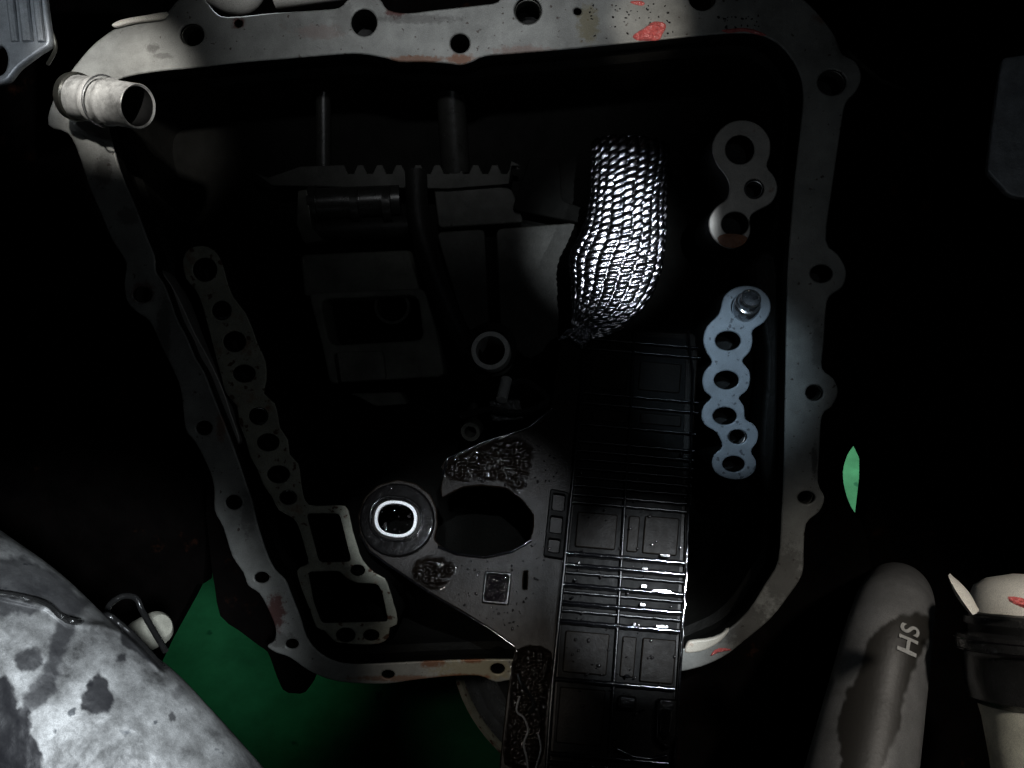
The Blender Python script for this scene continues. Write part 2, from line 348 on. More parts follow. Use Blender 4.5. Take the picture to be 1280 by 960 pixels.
for x, y, r0, dd in [(943,236,11,FD+.004),(922,546,10.5,FD),(277,388,10.5,.02),(323,520,10.5,.02),(360,622,9,.02)]:
    c = P(x, y, dd); path = []
    for i in range(100):
        a = i / 20 * 2 * math.pi
        path.append(c + Vector((math.cos(a) * r0 * .0005, .001 + i / 100 * .008, math.sin(a) * r0 * .0005 * .95)))
    tube('thread', path, .0004, m_bright, case, seg=5)
plate('oil_stain', sm([(897,297),(908,292),(925,293),(934,297),(930,305),(918,310),(903,307)], 3), [], flat(FD + .0036), .0006, m_orange, case, bevel=.0002, label='brown oil smear on the lower lobe')
# plug in the first port
pc = P(932, 384, FD)
plug = lathe('plug', [(.0001, .006), (.0046, .006), (.0050, -.0112), (.0056, -.012), (.0062, -.012), (.0067, -.0112), (.0068, -.006), (.0080, -.0055), (.0086, -.0045), (.0088, .010)], pc, Vector((-.05, 1, -.45)), m_bright, case, seg=40, label='shiny stepped steel plug')
# left strip with the two rectangular frames
left = [(228,325),(236,311),(252,307),(268,313),(278,330),(284,352),(292,372),(306,390),(316,412),(322,430),(332,452),(333,476),(330,492),(343,504),(348,522),(350,535),(360,550),(362,568),(373,580),(376,600),(379,618),(386,631),(408,632),(431,632),(437,645),(441,664),(447,683),(453,700),(468,716),(481,723),(487,737),(492,754),(496,768),(496,781),(487,785),(486,797),(474,805),(452,806),(432,805),(418,802),(406,789),(395,784),(387,762),(380,745),(374,728),(371,714),(377,708),(385,704),(382,690),(374,662),(366,648),(348,638),(340,622),(328,605),(322,588),(312,570),(306,548),(298,528),(296,508),(282,492),(276,470),(270,448),(264,425),(258,402),(252,380),(244,362),(232,348)]
lh = [ell(256,337,15), ell(277,388,12), ell(293,427,14,13), ell(305,467,14,11), ell(323,520,12,11), ell(335,553,14,11), ell(348,593,14,11), ell(360,622,11,9),
      rnd([(383,642),(424,642),(439,702),(399,703)], 6), rnd([(385,715),(424,714),(434,724),(446,729),(472,730),(478,742),(485,777),(402,779),(392,752)], 5),
      ell(447,713,9,7), ell(432,794,12,9), ell(464,794,10,7)]
plate('mating_face', sm(left, 2), lh, flat(.012), .05, m_flange_old, case, bevel=.0007, label='stained milled face ending in two rectangular frames')
for x, y, a in [(256,337,16),(277,388,13),(293,427,15),(305,467,15),(323,520,13),(335,553,15),(348,593,15),(360,622,12),(447,713,10),(432,794,13),(464,794,11)]:
    lathe('port_floor', [(a * .00053, .02), (.0001, .0205)], P(x, y, .012), Vector((0, 1, 0)), m_wall, case, seg=20)
# things cast or fitted in the rear of the cavity
B = .085
plate('cast_block', rnd([(375,318),(515,312),(525,365),(380,372)], 8), [], flat(B - .02), .035, m_block, case, bevel=.002)
plate('cast_frame', rnd([(385,366),(530,360),(548,425),(556,470),(412,480),(402,430)], 9), [rnd([(400,374),(522,368),(530,425),(412,432)], 12)], flat(B - .03), .04, m_block, case, bevel=.0015)
plate('cast_block', rnd([(420,440),(478,438),(482,474),(426,478)], 4), [], flat(B - .038), .02, m_block, case, bevel=.001)
plate('cast_block', rnd([(438,492),(500,490),(510,505),(470,508)], 4), [], flat(B - .02), .02, m_block, case, bevel=.001)
lathe('bearing_ring', [(.0105, 0), (.0125, 0), (.0128, .004), (.0128, .03), (.0105, .03)], P(490, 383, B - .015), Vector((0, 1, 0)), m_part, case, closed=True)
plate('floor_web', rnd([(545,290),(606,286),(612,420),(596,440),(578,400)], 8), [], flat(B - .01), .02, m_web, case, bevel=.001)
plate('floor_web', rnd([(620,286),(722,278),(716,420),(660,450),(626,420)], 8), [], flat(B - .012), .02, m_web, case, bevel=.001)
plate('floor_web', rnd([(662,196),(700,200),(702,250),(735,262),(732,280),(690,272),(640,262)], 6), [], flat(B - .02), .02, m_wall2, case, bevel=.001)  # darkest cast tone, set against the sleeve spot's pool of light
plate('floor_web', rnd([(540,215),(640,236),(655,278),(548,285)], 6), [], flat(B - .014), .02, m_web, case, bevel=.001)
tube('oil_tube', smo([P(520, 215, B - .03), P(524, 280, B - .035), P(545, 350, B - .035), P(572, 412, B - .03), P(604, 470, B - .015)]), .0075, m_wall, case, seg=16)
lathe('pipe_end', [(.0098, 0), (.0128, 0), (.0132, .001), (.0132, .04), (.0098, .04)], P(613, 438, B - .045), Vector((.06, 1, -.1)), m_ring, case, closed=True, label='pale ring end of an oil pipe')
lathe('pipe_collar', [(.0128, .012), (.018, .014), (.018, .04)], P(613, 434, B - .045), Vector((.0, 1, 0)), m_wall, case)
# shaft, rack and spool
tube('shaft', [P(404, 78, .06), P(404, 215, .075)], .0052, m_shaft, case, seg=24)
tube('shaft', [P(560, 70, .05), P(570, 215, .075)], .010, m_shaft, case, seg=24)
rackpts = [(315,214),(335,222),(375,208),(430,206)]
x = 430
while x < 630:
    rackpts += [(x, 206), (x + 5, 217), (x + 12, 217), (x + 17, 206), (x + 24, 206)]; x += 24
rackpts += [(640,203),(636,230),(560,236),(430,234),(340,232)]
plate('toothed_bar', rackpts, [], flat(.066), .01, m_web, case, bevel=.0006)
spool = tube('spool', [P(385, 255, .062), P(500, 250, .066)], .0105, m_shaft, case, seg=32)
for a, rr in ((388, .0125), (440, .0118), (480, .0125)):
    tube('land', [P(a, 255, .062), P(a + 10, 254.6, .062)], rr, m_shaft, spool, seg=32)
tube('spool', [P(380, 290, .07), P(530, 282, .07)], .008, m_wall, case, seg=24)
plate('end_bracket', rnd([(372,238),(384,236),(390,285),(404,300),(380,304),(370,280)], 3), [], flat(.05), .02, m_part, case)
tube('pin', [P(633, 474, .04), P(627, 500, .03)], .0038, m_ring, case, seg=16)
tube('pin', [P(592, 505, .045), P(590, 532, .04)], .003, m_part, case, seg=16)
lathe('small_ring', [(.004, 0), (.0065, 0), (.0065, .01), (.004, .01)], P(588, 540, .03), Vector((.2, 1, .3)), m_part, case, closed=True, seg=24)
tube('wire', smo([P(575, 520, .03), P(610, 512, .028), P(650, 516, .03), P(684, 500, .03), P(660, 478, .035), P(640, 480, .04)]), .0022, m_rub, case, seg=8)
plate('clamp', rnd([(610,500),(650,498),(656,525),(615,528)], 5), [], flat(.035), .012, m_rub, case, bevel=.001)
# right inner wall swelling
plate('cast_rib', sm([(940,90),(965,110),(972,160),(972,210),(952,160),(935,120)], 3), [], flat(.028), .03, m_wall2, case, bevel=.003)
plate('cast_rib', sm([(940,330),(972,320),(975,420),(972,560),(960,620),(950,560),(958,440)], 3), [], flat(.026), .03, m_wall, case, bevel=.003)
# red fluid on the top leg
def lump(name, outline, pl, h, mat, parent, seed=0, c=0.0, edge=3., fr_=1., **k):
    xs = [p[0] for p in outline]; ys = [p[1] for p in outline]; n = 34
    poly = np.array(outline, float)
    vs = []; idx = {}; fs = []; n = max(34, min(110, int(max(max(xs)-min(xs), max(ys)-min(ys)) / .9)))
    X = np.linspace(min(xs), max(xs), n); Y = np.linspace(min(ys), max(ys), n)
    gx, gy = np.meshgrid(X, Y, indexing='ij'); sd = sdf(gx.ravel(), gy.ravel(), poly).reshape(n, n)
    for i in range(n):
        for j in range(n):
            if sd[i, j] < .4:
                e = min(1, max(0, -sd[i, j] / edge)); e = math.sqrt(e) if edge < 4 else e * e * (3 - 2 * e)
                hh = h * e * (.45 + 1.1 * (.5 + noise.noise(Vector((X[i] / 5 * fr_ + seed, Y[j] / 4 * fr_, 1)))))
                idx[i, j] = len(vs); vs.append(tuple(pl.hit(X[i], Y[j]) + pl.n * (c + hh)))
    for i in range(n - 1):
        for j in range(n - 1):
            q = [(i, j), (i + 1, j), (i + 1, j + 1), (i, j + 1)]
            if all(t in idx for t in q): fs.append([idx[t] for t in q])
    me = bpy.data.meshes.new('m'); me.from_pydata(vs, [], fs)
    bm = bmesh.new(); bm.from_mesh(me); bmesh.ops.recalc_face_normals(bm, faces=bm.faces)
    bm.normal_update()
    if sum(f.normal.dot(pl.n) for f in bm.faces) < 0: bmesh.ops.reverse_faces(bm, faces=bm.faces)
    bm.to_mesh(me); bm.free()
    return link(name, me, mat, parent, ang=180, **k)
def sdf(x, y, poly):
    n = len(poly); d = np.full(x.shape, 1e9); ins = np.zeros(x.shape, bool)
    for i in range(n):
        ax, ay = poly[i]; bx, by = poly[(i + 1) % n]
        ex, ey = bx - ax, by - ay; t = np.clip(((x - ax) * ex + (y - ay) * ey) / (ex * ex + ey * ey + 1e-9), 0, 1)
        d = np.minimum(d, np.hypot(x - ax - ex * t, y - ay - ey * t))
        c = ((ay > y) != (by > y)) & (x < (bx - ax) * (y - ay) / (by - ay + 1e-12) + ax); ins ^= c
    return np.where(ins, -d, d)
lump('red_fluid', sm([(791,45),(800,38),(808,33),(818,27),(831,29),(832,36),(828,43),(824,50),(808,51),(795,50)], 3), fp, .0016, m_red, case, 3, label='glossy red fluid clinging to the top leg')
lump('red_fluid', sm([(788,2),(800,1),(806,4),(802,7),(792,5)], 3), fp, .0008, m_red, case, 5)
lump('red_fluid', sm([(902,38),(915,36),(930,35),(945,38),(958,44),(950,44),(930,39),(912,41)], 3), fp, .0008, m_red, case, 8)
# drops helper (joined, real geometry)
def drops(name, poly, n, pl, rmin, rmax, mat, parent, c=0, seed=1, **k):
    rs = random.Random(seed); poly = np.array(poly, float); mn = poly.min(0); mx = poly.max(0); parts = []; tries = 0
    base = bmesh.new(); bmesh.ops.create_icosphere(base, subdivisions=2, radius=1)
    bv = [v.co.copy() for v in base.verts]; bf = [[v.index for v in f.verts] for f in base.faces]; base.free()
    vs = []; fs = []; m = 0
    while m < n and tries < n * 30:
        tries += 1; x = rs.uniform(mn[0], mx[0]); y = rs.uniform(mn[1], mx[1])
        if sdf(np.array([x]), np.array([y]), poly)[0] > -1: continue
        r = rmin * 1.15 + (rmax - rmin) * rs.random() ** 2.2; st = rs.uniform(1, 1.8); a = rs.uniform(0, 3.14)
        p = pl.hit(x, y) + pl.n * c; o = len(vs)
        for v in bv:
            u = v.x * st; ww = v.y
            vs.append(tuple(p + pl.ex * r * (u * math.cos(a) - ww * math.sin(a)) + pl.ez * r * (u * math.sin(a) + ww * math.cos(a)) + pl.n * r * .55 * v.z))
        fs += [[i + o for i in f] for f in bf]; m += 1
    me = bpy.data.meshes.new('m'); me.from_pydata(vs, [], fs)
    return link(name, me, mat, parent, kind='stuff', ang=180, **k)
m_film = material('clear_drop', (.02, .018, .018), .10, .0, .1, 100, 0, coat=1, rvar=.02)
drops('fluid_drops', [(735,5),(840,2),(845,45),(740,54)], 40, fp, .0003, .0008, m_film, case, seed=2)
drops('fluid_drops', [(895,20),(950,18),(955,36),(900,36)], 26, fp, .0003, .0008, m_film, case, seed=4)
# crescent lips at the lower right of the cavity
plate('lit_lip', sm([(857,816),(860,804),(868,801),(885,799),(900,794),(912,786),(906,797),(892,808),(875,815)], 3), [], flat(.002 - .003), .004, m_litlip, case, bevel=.0012, label='flange lip coloured pale as if lit, with an orange rust end')
lump('red_fluid', sm([(888,820),(893,813),(902,810),(914,812),(906,814),(897,816)], 3), flat(-.0002), .0012, m_red, case, 9)

# ------------------------------------------------------------------ wet black plastic frame
p0 = P(830, 745, -.016)
nrm = ((CAM - p0).normalized() + (KEY - p0).normalized()).normalized()
hp = Pl(p0, nrm)
frame = thing('plastic_frame', 'oil-wet black plastic ribbed frame crossing the open case down to the bottom edge', 'plastic frame', hp.hit(780, 700))
body = [(553,598),(550,612),(552,623),(563,617),(578,609),(600,607),(632,610),(652,625),(666,643),(666,660),(662,674),(640,687),(606,695),(570,691),(552,683),(543,674),(547,657),(546,636),(538,618),(520,604),(497,599),(472,606),(455,622),(447,645),(450,668),(461,688),(485,706),(510,723),(540,743),(580,766),(612,786),(643,808),(640,832),(633,870),(625,950),(618,1030),(842,1030),(847,900),(851,850),(855,780),(860,700),(863,620),(868,520),(874,425),(866,416),(800,413),(735,408),(714,410),(700,428),(693,475),(688,508),(660,533),(604,552),(562,571)]
plate('base_plate', rnd(body, 3, 2), [ell(496,650,24,20,40,.1,2.6), rnd([(655,715),(659,714),(658,736),(654,736)], 1)], hp, .0035, m_panel, frame, bevel=.0009)
# eye boss, bushing
ring = lambda rx, ry, p=2.35: ell(496, 650, rx, ry, 56, .1, p)
plate('eye_boss', ell(497,651,47,46,56), [ring(30,25)], hp, .004, m_black, frame, bevel=.0016, c=.0035)
plate('bushing', ring(26.5,22.8), [ring(22.6,18.9)], hp, .003, m_bush, frame, bevel=.0005, c=.0045, label='bright oval metal bushing in the eye')
plate('eye_ring', ring(34,29), [ring(31,26.5)], hp, .002, m_black, frame, bevel=.0006, c=.005)
# raised rims
def wall(path, wpx, h, name='rim', mat=None, c=0.0, taper=1.):
    """rounded bar lying on the plate along a pixel polyline"""
    pts = [hp.hit(x, y) + hp.n * c for x, y in path]
    V = []
    for i, p in enumerate(pts):
        a = pts[max(i - 1, 0)]; b = pts[min(i + 1, len(pts) - 1)]; t = (b - a).normalized(); s = t.cross(hp.n)
        wd = wpx * .0005 / 2
        tw = .007 * math.sin(i * 1.7 + path[0][1]) + .005 * math.sin(i * .9)
        prof = [(-1, -.1), (-.98, .7), (-.85, .93), (-.6, 1.0 - tw), (0, 1.004), (.6, 1.0 + tw), (.85, .93), (.98, .7), (1, -.1)]
        V.append([p + s * wd * u + hp.n * h * v for u, v in prof])
    me = grid_mesh(V, wrap_v=True, caps=True)
    return link(name, me, mat or m_rib, frame, ang=60)
def dens(pts, step=5):
    o = []
    for i in range(len(pts) - 1):
        a = Vector(pts[i]); b = Vector(pts[i + 1]); n = max(1, int((b - a).length / step))
        o += [tuple(a.lerp(b, j / n)) for j in range(n)]
    return o + [pts[-1]]
plate('deck', [(736,417),(858,424),(852,640),(847,760),(836,1025),(686,1025),(700,800),(716,640),(726,540)], [], hp, .0012, m_deck, frame, bevel=.0003, c=.0008)
wall(dens([(858,418),(864,470),(862,560),(858,650),(856,720),(851,800),(846,880),(838,1020)]), 3.5, .007, 'side_rail')
wall(dens([(732,412),(728,480),(720,560),(713,630),(704,720),(697,790),(690,860),(683,960),(680,1020)]), 5, .006, 'side_rail', m_rib2)
wall(dens([(792,416),(788,520),(782,600),(777,690),(771,790),(765,880),(758,1010)]), 4, .005, 'divider', m_rib2)
def row(yl, h=.0055, wpx=4.5, x0=None, x1=None, name='rib', mat=None):
    # left rail x at yl and right rail x at yr
    sl = 13 / 150.
    xl = 700 + (730 - yl) * .085 + 4; xr = xl + 148
    if x0 is None: x0 = xl
    if x1 is None: x1 = xr
    rs = random.Random(int(yl)); j = rs.uniform(-.4, .4)
    pts = [(x, yl + j + (x - xl) * sl + .35 * math.sin(x * .31 + yl)) for x in np.linspace(x0, x1, 26)]
    return wall(pts, wpx, h, name, mat)
for y in (425, 437, 492, 505, 531): row(y, .004, 3, mat=m_rib2)
for y in (553, 564, 575, 586, 597, 608, 619, 629): row(y, .0048, 3.6, mat=m_rib2)
for y in (692, 707, 716, 731, 740, 754, 763, 777): row(y, .0062 if y in (692,707,731,754,777) else .0042, 6 if y in (692,707,731,754,777) else 4, mat=None if y in (692,707,731,754,777) else m_rib2)
for y in (849, 941, 953): row(y, .0055, 6)
for (x, y, wd_, ht) in ((830,696,13,4.5),(805,712,8,5),(804,734,8,5),(802,757,8,5),(792,781,5,5),(797,783,3,5),(826,740,24,4),(826,784,17,5),(727,690,3,3),(724,705,4,4),(719,726,4,4),(715,748,3,3),(803,887,4,3),(770,843,3,3),(783,845,6,4)):
    plate('glint_tab', ell(x, y, wd_ / 2, ht / 2, 16, .09, 3.5), [], hp, .002, m_rib, frame, bevel=.0004, c=.0064)  # glossy tabs added to make the rib highlights flare
# recessed bays and raised tiles between the ribs
def bay(x0, y0, x1, y1, h, mat, name='tile'):
    mat = m_tile
    sl = .087
    q = [(x0, y0), (x1, y0 + (x1 - x0) * sl), (x1 - (y1 - y0) * .085, y1 + (x1 - x0) * sl), (x0 - (y1 - y0) * .085, y1)]
    return plate(name, rnd(q, 3), [], hp, .003, mat, frame, bevel=.0008, c=h)
bay(722, 640, 772, 684, .0030, m_panel); bay(786, 645, 800, 690, .0024, m_panel); bay(806, 645, 849, 692, .0028, m_panel)
bay(707, 788, 762, 840, .0030, m_panel); bay(778, 795, 796, 846, .0022, m_black); bay(803, 797, 845, 852, .0034, m_panel)
bay(700, 858, 757, 928, .0028, m_panel)
for x0, y0, x1, y1 in ((741,446,786,484),(741,512,784,526),(800,452,852,488),(800,516,852,530)): bay(x0, y0, x1, y1, .0018, m_black)
# connector blocks in the lower right bay
for q in ([(772,868),(795,870),(794,888),(771,886)], [(820,872),(846,874),(843,925),(832,938),(818,925)]):
    plate('connector', rnd(q, 5), [], hp, .008, m_black, frame, bevel=.0015, c=.007)
plate('connector', rnd([(824,885),(838,886),(836,915),(828,925),(822,915)], 4), [], hp, .003, m_rib, frame, bevel=.001, c=.009)
wall(dens([(770,935),(790,945),(812,948),(832,944)]), 5, .006, 'clip')
# small stepped terminal (left of the ribs) and the square socket
plate('terminal', rnd([(688,612),(712,617),(704,700),(679,696)], 3), [rnd([(692,618),(706,620),(704,640),(690,638)], 2), rnd([(689,646),(703,648),(701,668),(687,666)], 2), rnd([(686,674),(700,676),(698,692),(685,690)], 2)], hp, .005, m_deck, frame, bevel=.0008, c=.004)
plate('socket', rnd([(606,714),(640,716),(636,757),(602,754)], 3), [rnd([(610,718),(636,720),(632,752),(606,750)], 3)], hp, .004, m_black, frame, bevel=.0008, c=.0028)
lump('socket_fill', sm([(610,719),(635,721),(631,751),(607,749)], 3), hp, .002, m_oil, frame, 12)
lump('oil_crust', sm([(556,575),(600,556),(640,545),(668,560),(664,590),(650,620),(630,606),(600,603),(575,606),(556,596)], 3), hp, .0016, m_wet, frame, 22, edge=13, fr_=.8)
lump('oil_crust', sm([(520,700),(545,693),(572,708),(556,735),(538,738),(515,722)], 3), hp, .0014, m_wet, frame, 32, edge=12, fr_=.8)
lump('oil_crust', sm([(645,812),(690,815),(684,880),(676,955),(630,955),(636,880)], 3), hp, .0030, m_wet, frame, 42, edge=10, fr_=.7)
wall(dens([(554,596),(560,574),(604,554),(660,536),(690,512)]), 3, .003, 'edge_lip')
wall(dens([(548,684),(572,693),(606,697),(640,690),(664,676)]), 3, .0028, 'edge_lip')
wall(dens([(450,668),(461,688),(485,706),(540,743),(612,786),(643,808)]), 2.4, .0016, 'edge_lip')
# crinkled lead running down the lower left
cr = [hp.hit(*q) + hp.n * .004 for q in [(650,870),(646,888),(655,897),(660,912),(655,930),(659,950),(662,985)]]
tube('lead', smo(cr), .0007, m_bright, frame, seg=8)
cr = [hp.hit(*q) + hp.n * .004 for q in [(648,842),(653,856),(662,868),(668,882),(660,892)]]
tube('lead', smo(cr), .0012, m_black, frame, seg=8)
cr = [hp.hit(*q) + hp.n * .004 for q in [(672,915),(676,935),(670,960),(668,985)]]
tube('lead', smo(cr), .0006, m_bright, frame, seg=8)
# oil drops on the plate
drops('oil_drops', ell(497,650,44,44), 60, hp, .0003, .0011, m_film, frame, c=.0037, seed=5)
drops('oil_drops', [(560,700),(640,700),(690,640),(690,700),(640,800),(560,745)], 70, hp, .00025, .0009, m_film, frame, c=.0002, seed=6)
drops('oil_drops', [(556,575),(660,545),(700,560),(700,600),(655,615),(556,600)], 60, hp, .0003, .0013, m_film, frame, c=.001, seed=7)
drops('oil_drops', [(645,812),(690,815),(684,955),(628,955)], 60, hp, .0003, .0014, m_film, frame, c=.002, seed=8)
drops('oil_drops', [(725,560),(860,560),(845,900),(700,890)], 120, hp, .0003, .0009, m_film, frame, c=.0046, seed=9)
drops('oil_drops', [(609,718),(636,720),(632,752),(606,750)], 26, hp, .0004, .0012, m_film, frame, c=.002, seed=10)

# ------------------------------------------------------------------ braided sleeve
def braid():
    cl = [(789,181,.054,47),(789,192,.050,47),(786,240,.044,46),(780,290,.040,49),(770,332,.038,55),(761,362,.036,49),(747,388,.036,37),(732,408,.036,20),(724,418,.036,9)]
    pts = smo([P(x, y, d) for x, y, d, _ in cl], 40); rad = smo([Vector((r, 0, 0)) for *_, r in cl], 40)
    # arc-length resample
    L = [0]
    for i in range(1, len(pts)): L.append(L[-1] + (pts[i] - pts[i - 1]).length)
    NU, NR = 22, 0
    rowlen = .0051; rows = int(L[-1] / rowlen); sub = 9; nv = rows * sub; suv = 9
    V = []; j = 0
    fr = frames(pts)
    rs = np.random.RandomState(3); tilt = rs.uniform(-.35, .35, (rows + 1, NU)); amp = rs.uniform(.75, 1.2, (rows + 1, NU)); shu = rs.uniform(-.18, .18, (rows + 1, NU))
    for iv in range(nv + 1):
        s = L[-1] * iv / nv
        while j < len(L) - 2 and L[j + 1] < s: j += 1
        f = (s - L[j]) / (L[j + 1] - L[j] + 1e-9); p = pts[j].lerp(pts[j + 1], f); r = (rad[j].x + (rad[j + 1].x - rad[j].x) * f) * .0005 * (1 + p.y / D)
        t, n, b = fr[j]; v = iv / sub; row_ = []
        for iu in range(NU * suv):
            u = iu / suv; a = 2 * math.pi * (u + .12 * math.sin(v * .6)) / NU
            ci = int(u) % NU; fu = (u % 1) * 2 - 1
            vv = v + fu * .34 + .08 * math.sin(ci * 2.1); ri = max(0, min(rows, int(math.floor(vv)))); fv = (vv - math.floor(vv)) * 2 - 1
            fu2 = fu + shu[ri, ci]
            q = max(0, 1 - (abs(fu2) ** 2.2)) * max(0, 1 - abs(fv) ** 2.2)
            h = .0016 * amp[ri, ci] * math.sqrt(q) * (1 + tilt[ri, ci] * fv * .6) + .00025 * noise.noise(p * 300 + Vector((u, v, 0)))
            wob = 1 + .03 * math.sin(v * .35 + ci)
            row_.append(p + b * (r * wob + h) * math.cos(a) + n * (r * .28 + h) * math.sin(a))
        V.append(row_)
    return grid_mesh(V, wrap_v=True, caps=True)
sl = link('braided_sleeve', braid(), m_sleeve, None, label='glinting oil-wet braided sleeve hanging above the ribbed black frame', cat='cable sleeve', ang=180)
# torn lip at its lower end
lump('end_tape', sm([(698,426),(706,414),(722,408),(740,412),(738,426),(728,436),(712,424)], 3), Pl(P(720, 418, .034), hp.n), .003, m_sleeve, sl, 52, label='crumpled end wrap')

# ------------------------------------------------------------------ neighbours
# silver hose stub, top left
hA = P(96, 121, -.024); hB = P(172, 133, -.044); ax = (hB - hA); HL = ax.length
hose = thing('metal_hose', 'short silver hose stub with an open dark end beside the upper left flange corner', 'hose', hA)
prof = []
for i in range(60):
    h = HL * i / 59; r = .0128 + .0008 * math.exp(-((h - HL * .34) / .0022) ** 2) + .0010 * math.exp(-((h - HL * .58) / .0022) ** 2) - .0008 * math.exp(-((h - HL * .45) / .004) ** 2)
    prof.append((r, h))
prof += [(.0127, HL + .0004), (.0123, HL + .0008), (.0112, HL)]
lathe('sleeve', prof, hA, ax, m_hose, hose, seg=56)
lathe('collar', [(.0001, -.003), (.0138, -.003), (.0142, -.001), (.0142, .002), (.0134, .003)], hA, ax, m_part, hose, seg=40)
lathe('bore', [(.0112, HL), (.0108, HL - .002), (.0108, HL - .028), (.0108, HL - .05), (.0002, HL - .05)], hA, ax, m_rub, hose, seg=32)  # bore coloured black to paint in the shade of the open end
tube('spring_clip', [hA + ax * .45 + (ax.orthogonal().normalized().lerp(ax.normalized().cross(ax.orthogonal().normalized()), 0) * math.cos(a) + ax.normalized().cross(ax.orthogonal().normalized()) * math.sin(a)) * .0145 for a in np.linspace(0, 5.6, 60)], .0006, m_bright, hose, seg=6)

# bracket top left
brk = thing('metal_bracket', 'ridged blue-grey metal bracket filling the top left corner', 'bracket', P(30, 40, -.03))
bp_ = flat(-.035)
plate('bracket_plate', rnd([(-60,-60),(50,-60),(57,5),(63,48),(61,57),(46,66),(22,84),(9,101),(-60,120)], 5), [ell(-2,75,11,19)], bp_, .006, m_brk, brk, bevel=.0015)
for x0 in (14, 30, 47):
    tube('ridge', [P(x0 - 6, -50, -.037), P(x0, 10, -.037), P(x0 + 5, 52, -.036)], .0022 if x0 != 30 else .0032, m_brk, brk, seg=10)
tube('edge_wire', smo([P(58,30,-.03), P(66,44,-.03), P(69,62,-.028), P(60,80,-.02)]), .0012, m_part, brk, seg=8)

# bright casting bottom left
edge = smo([(-140,560,0),(-60,618,0),(0,662,0),(75,716,0),(150,786,0),(215,836,0),(262,884,0),(330,960,0),(420,1065,0)], 30)
NS, NT = len(edge), 250
dirv = (-.77, .64)
T = np.concatenate([np.linspace(-.12, 0, 12)[:-1], np.linspace(0, 1, NT) ** 1.15])
PX = np.zeros((len(T), NS)); PY = np.zeros_like(PX); DD = np.zeros_like(PX)
for i, t in enumerate(T):
    tt = max(t, 0); off = tt * 440 + (-t * 120 if t < 0 else 0)
    for j, e in enumerate(edge):
        PX[i, j] = e.x + dirv[0] * off; PY[i, j] = e.y + dirv[1] * off
        DD[i, j] = -.10 - .075 * math.sqrt(max(0, 1 - (1 - min(1, tt * 1.25)) ** 2)) + (-t * .5 if t < 0 else 0)
wx = np.array([[noise.noise(Vector((x / 11, y / 11, 0))) * 4.5 + noise.noise(Vector((x / 4, y / 4, 3))) * 2 for x, y in zip(a, b)] for a, b in zip(PX, PY)])
def soft(poly, ww=2.5):
    return np.clip(.5 - (sdf(PX.ravel(), PY.ravel(), np.array(poly, float)).reshape(PX.shape) + wx) / ww, 0, 1)
st = np.zeros_like(PX)
for poly, s_, ww in [([(122,840),(133,850),(138,862),(143,876),(136,890),(120,894),(103,888),(101,872),(107,858),(115,850)], .95, 3),
      (ell(36,825,18,15), .9, 4), ([(-80,835),(8,846),(17,862),(22,884),(34,882),(40,900),(38,915),(50,935),(58,990),(-80,990)], .97, 3),
      ([(74,772),(95,782),(88,802),(76,830),(70,862),(52,884),(25,890),(30,868),(46,850),(60,822),(62,800)], .85, 6),
      ([(-80,690),(0,697),(30,695),(60,710),(95,738),(112,752),(100,772),(85,775),(60,756),(0,742),(-80,740)], .80, 8),
      ([(-80,742),(0,744),(55,758),(40,768),(0,771),(-80,775)], .8, 4), (ell(216,897,5,5), .8, 2.5), (ell(151,822,7,6), .85, 2.5), (ell(223,866,8,7), .45, 3),
      ([(150,788),(170,790),(195,812),(207,835),(198,838),(170,815),(150,805)], .85, 3)]:
    st = np.maximum(st, s_ * soft(poly, ww))
sd_up = sdf(PX.ravel(), PY.ravel(), np.array([(-200,735),(0,742),(60,756),(85,776),(130,779),(160,791),(205,838),(340,700),(0,400),(-300,500)], float)).reshape(PX.shape)
step = 1 / (1 + np.exp(sd_up / 1.6))          # 1 above the seam
DD = DD + .0045 * step - .0022 * np.exp(-((sd_up - 3.5) / 3.0) ** 2)
gr = np.array([[noise.fractal(Vector((x / 70, y / 70, 5)), 1, 2, 5) for x, y in zip(a, b)] for a, b in zip(PX, PY)])
DD = DD + .0016 * gr
V = [[P(PX[i, j], PY[i, j], DD[i, j]) for j in range(NS)] for i in range(len(T))]
me = grid_mesh(V)
at = me.attributes.new('stain', 'FLOAT', 'POINT'); at.data.foreach_set('value', np.ascontiguousarray(st.ravel().astype(np.float32)))
cst = link('metal_casting', me, m_cast, None, label='large scuffed light grey metal casting with black oil stains in the bottom left corner', cat='metal casting', ang=180)
def on_cast(x, y, lift=.001):
    k = int(np.argmin((PX - x) ** 2 + (PY - y) ** 2)); return P(x, y, DD.ravel()[k] - lift)
cab = [(-60,738),(0,742),(35,748),(60,757),(78,772),(100,778),(122,776),(132,768),(150,780),(172,800),(204,836)]
tube('black_cable', smo([on_cast(x, y, .0008) for x, y in cab], 10), .0016, m_rub, None, seg=10, label='thin black cable lying along the seam of the bright casting', cat='cable')
# loop clip and pale cap beside the casting
tube('wire_loop', smo([P(132,766,-.075), P(140,753,-.07), P(155,745,-.065), P(170,748,-.06), P(178,764,-.06), P(190,785,-.065), P(207,814,-.075)], 10), .0017, m_rub, None, seg=12, label='bent dark strap loop at the upper edge of the bright casting', cat='strap')
lathe('pale_cap', [(.0001, -.004), (.007, -.003), (.010, 0), (.0108, .004), (.0108, .02), (.004, .022), (.0001, .022)], P(199, 784, -.01), Vector((-.9, .6, -.5)), m_boot, None, seg=32, label='small pale round cap behind the strap loop', cat='cap')

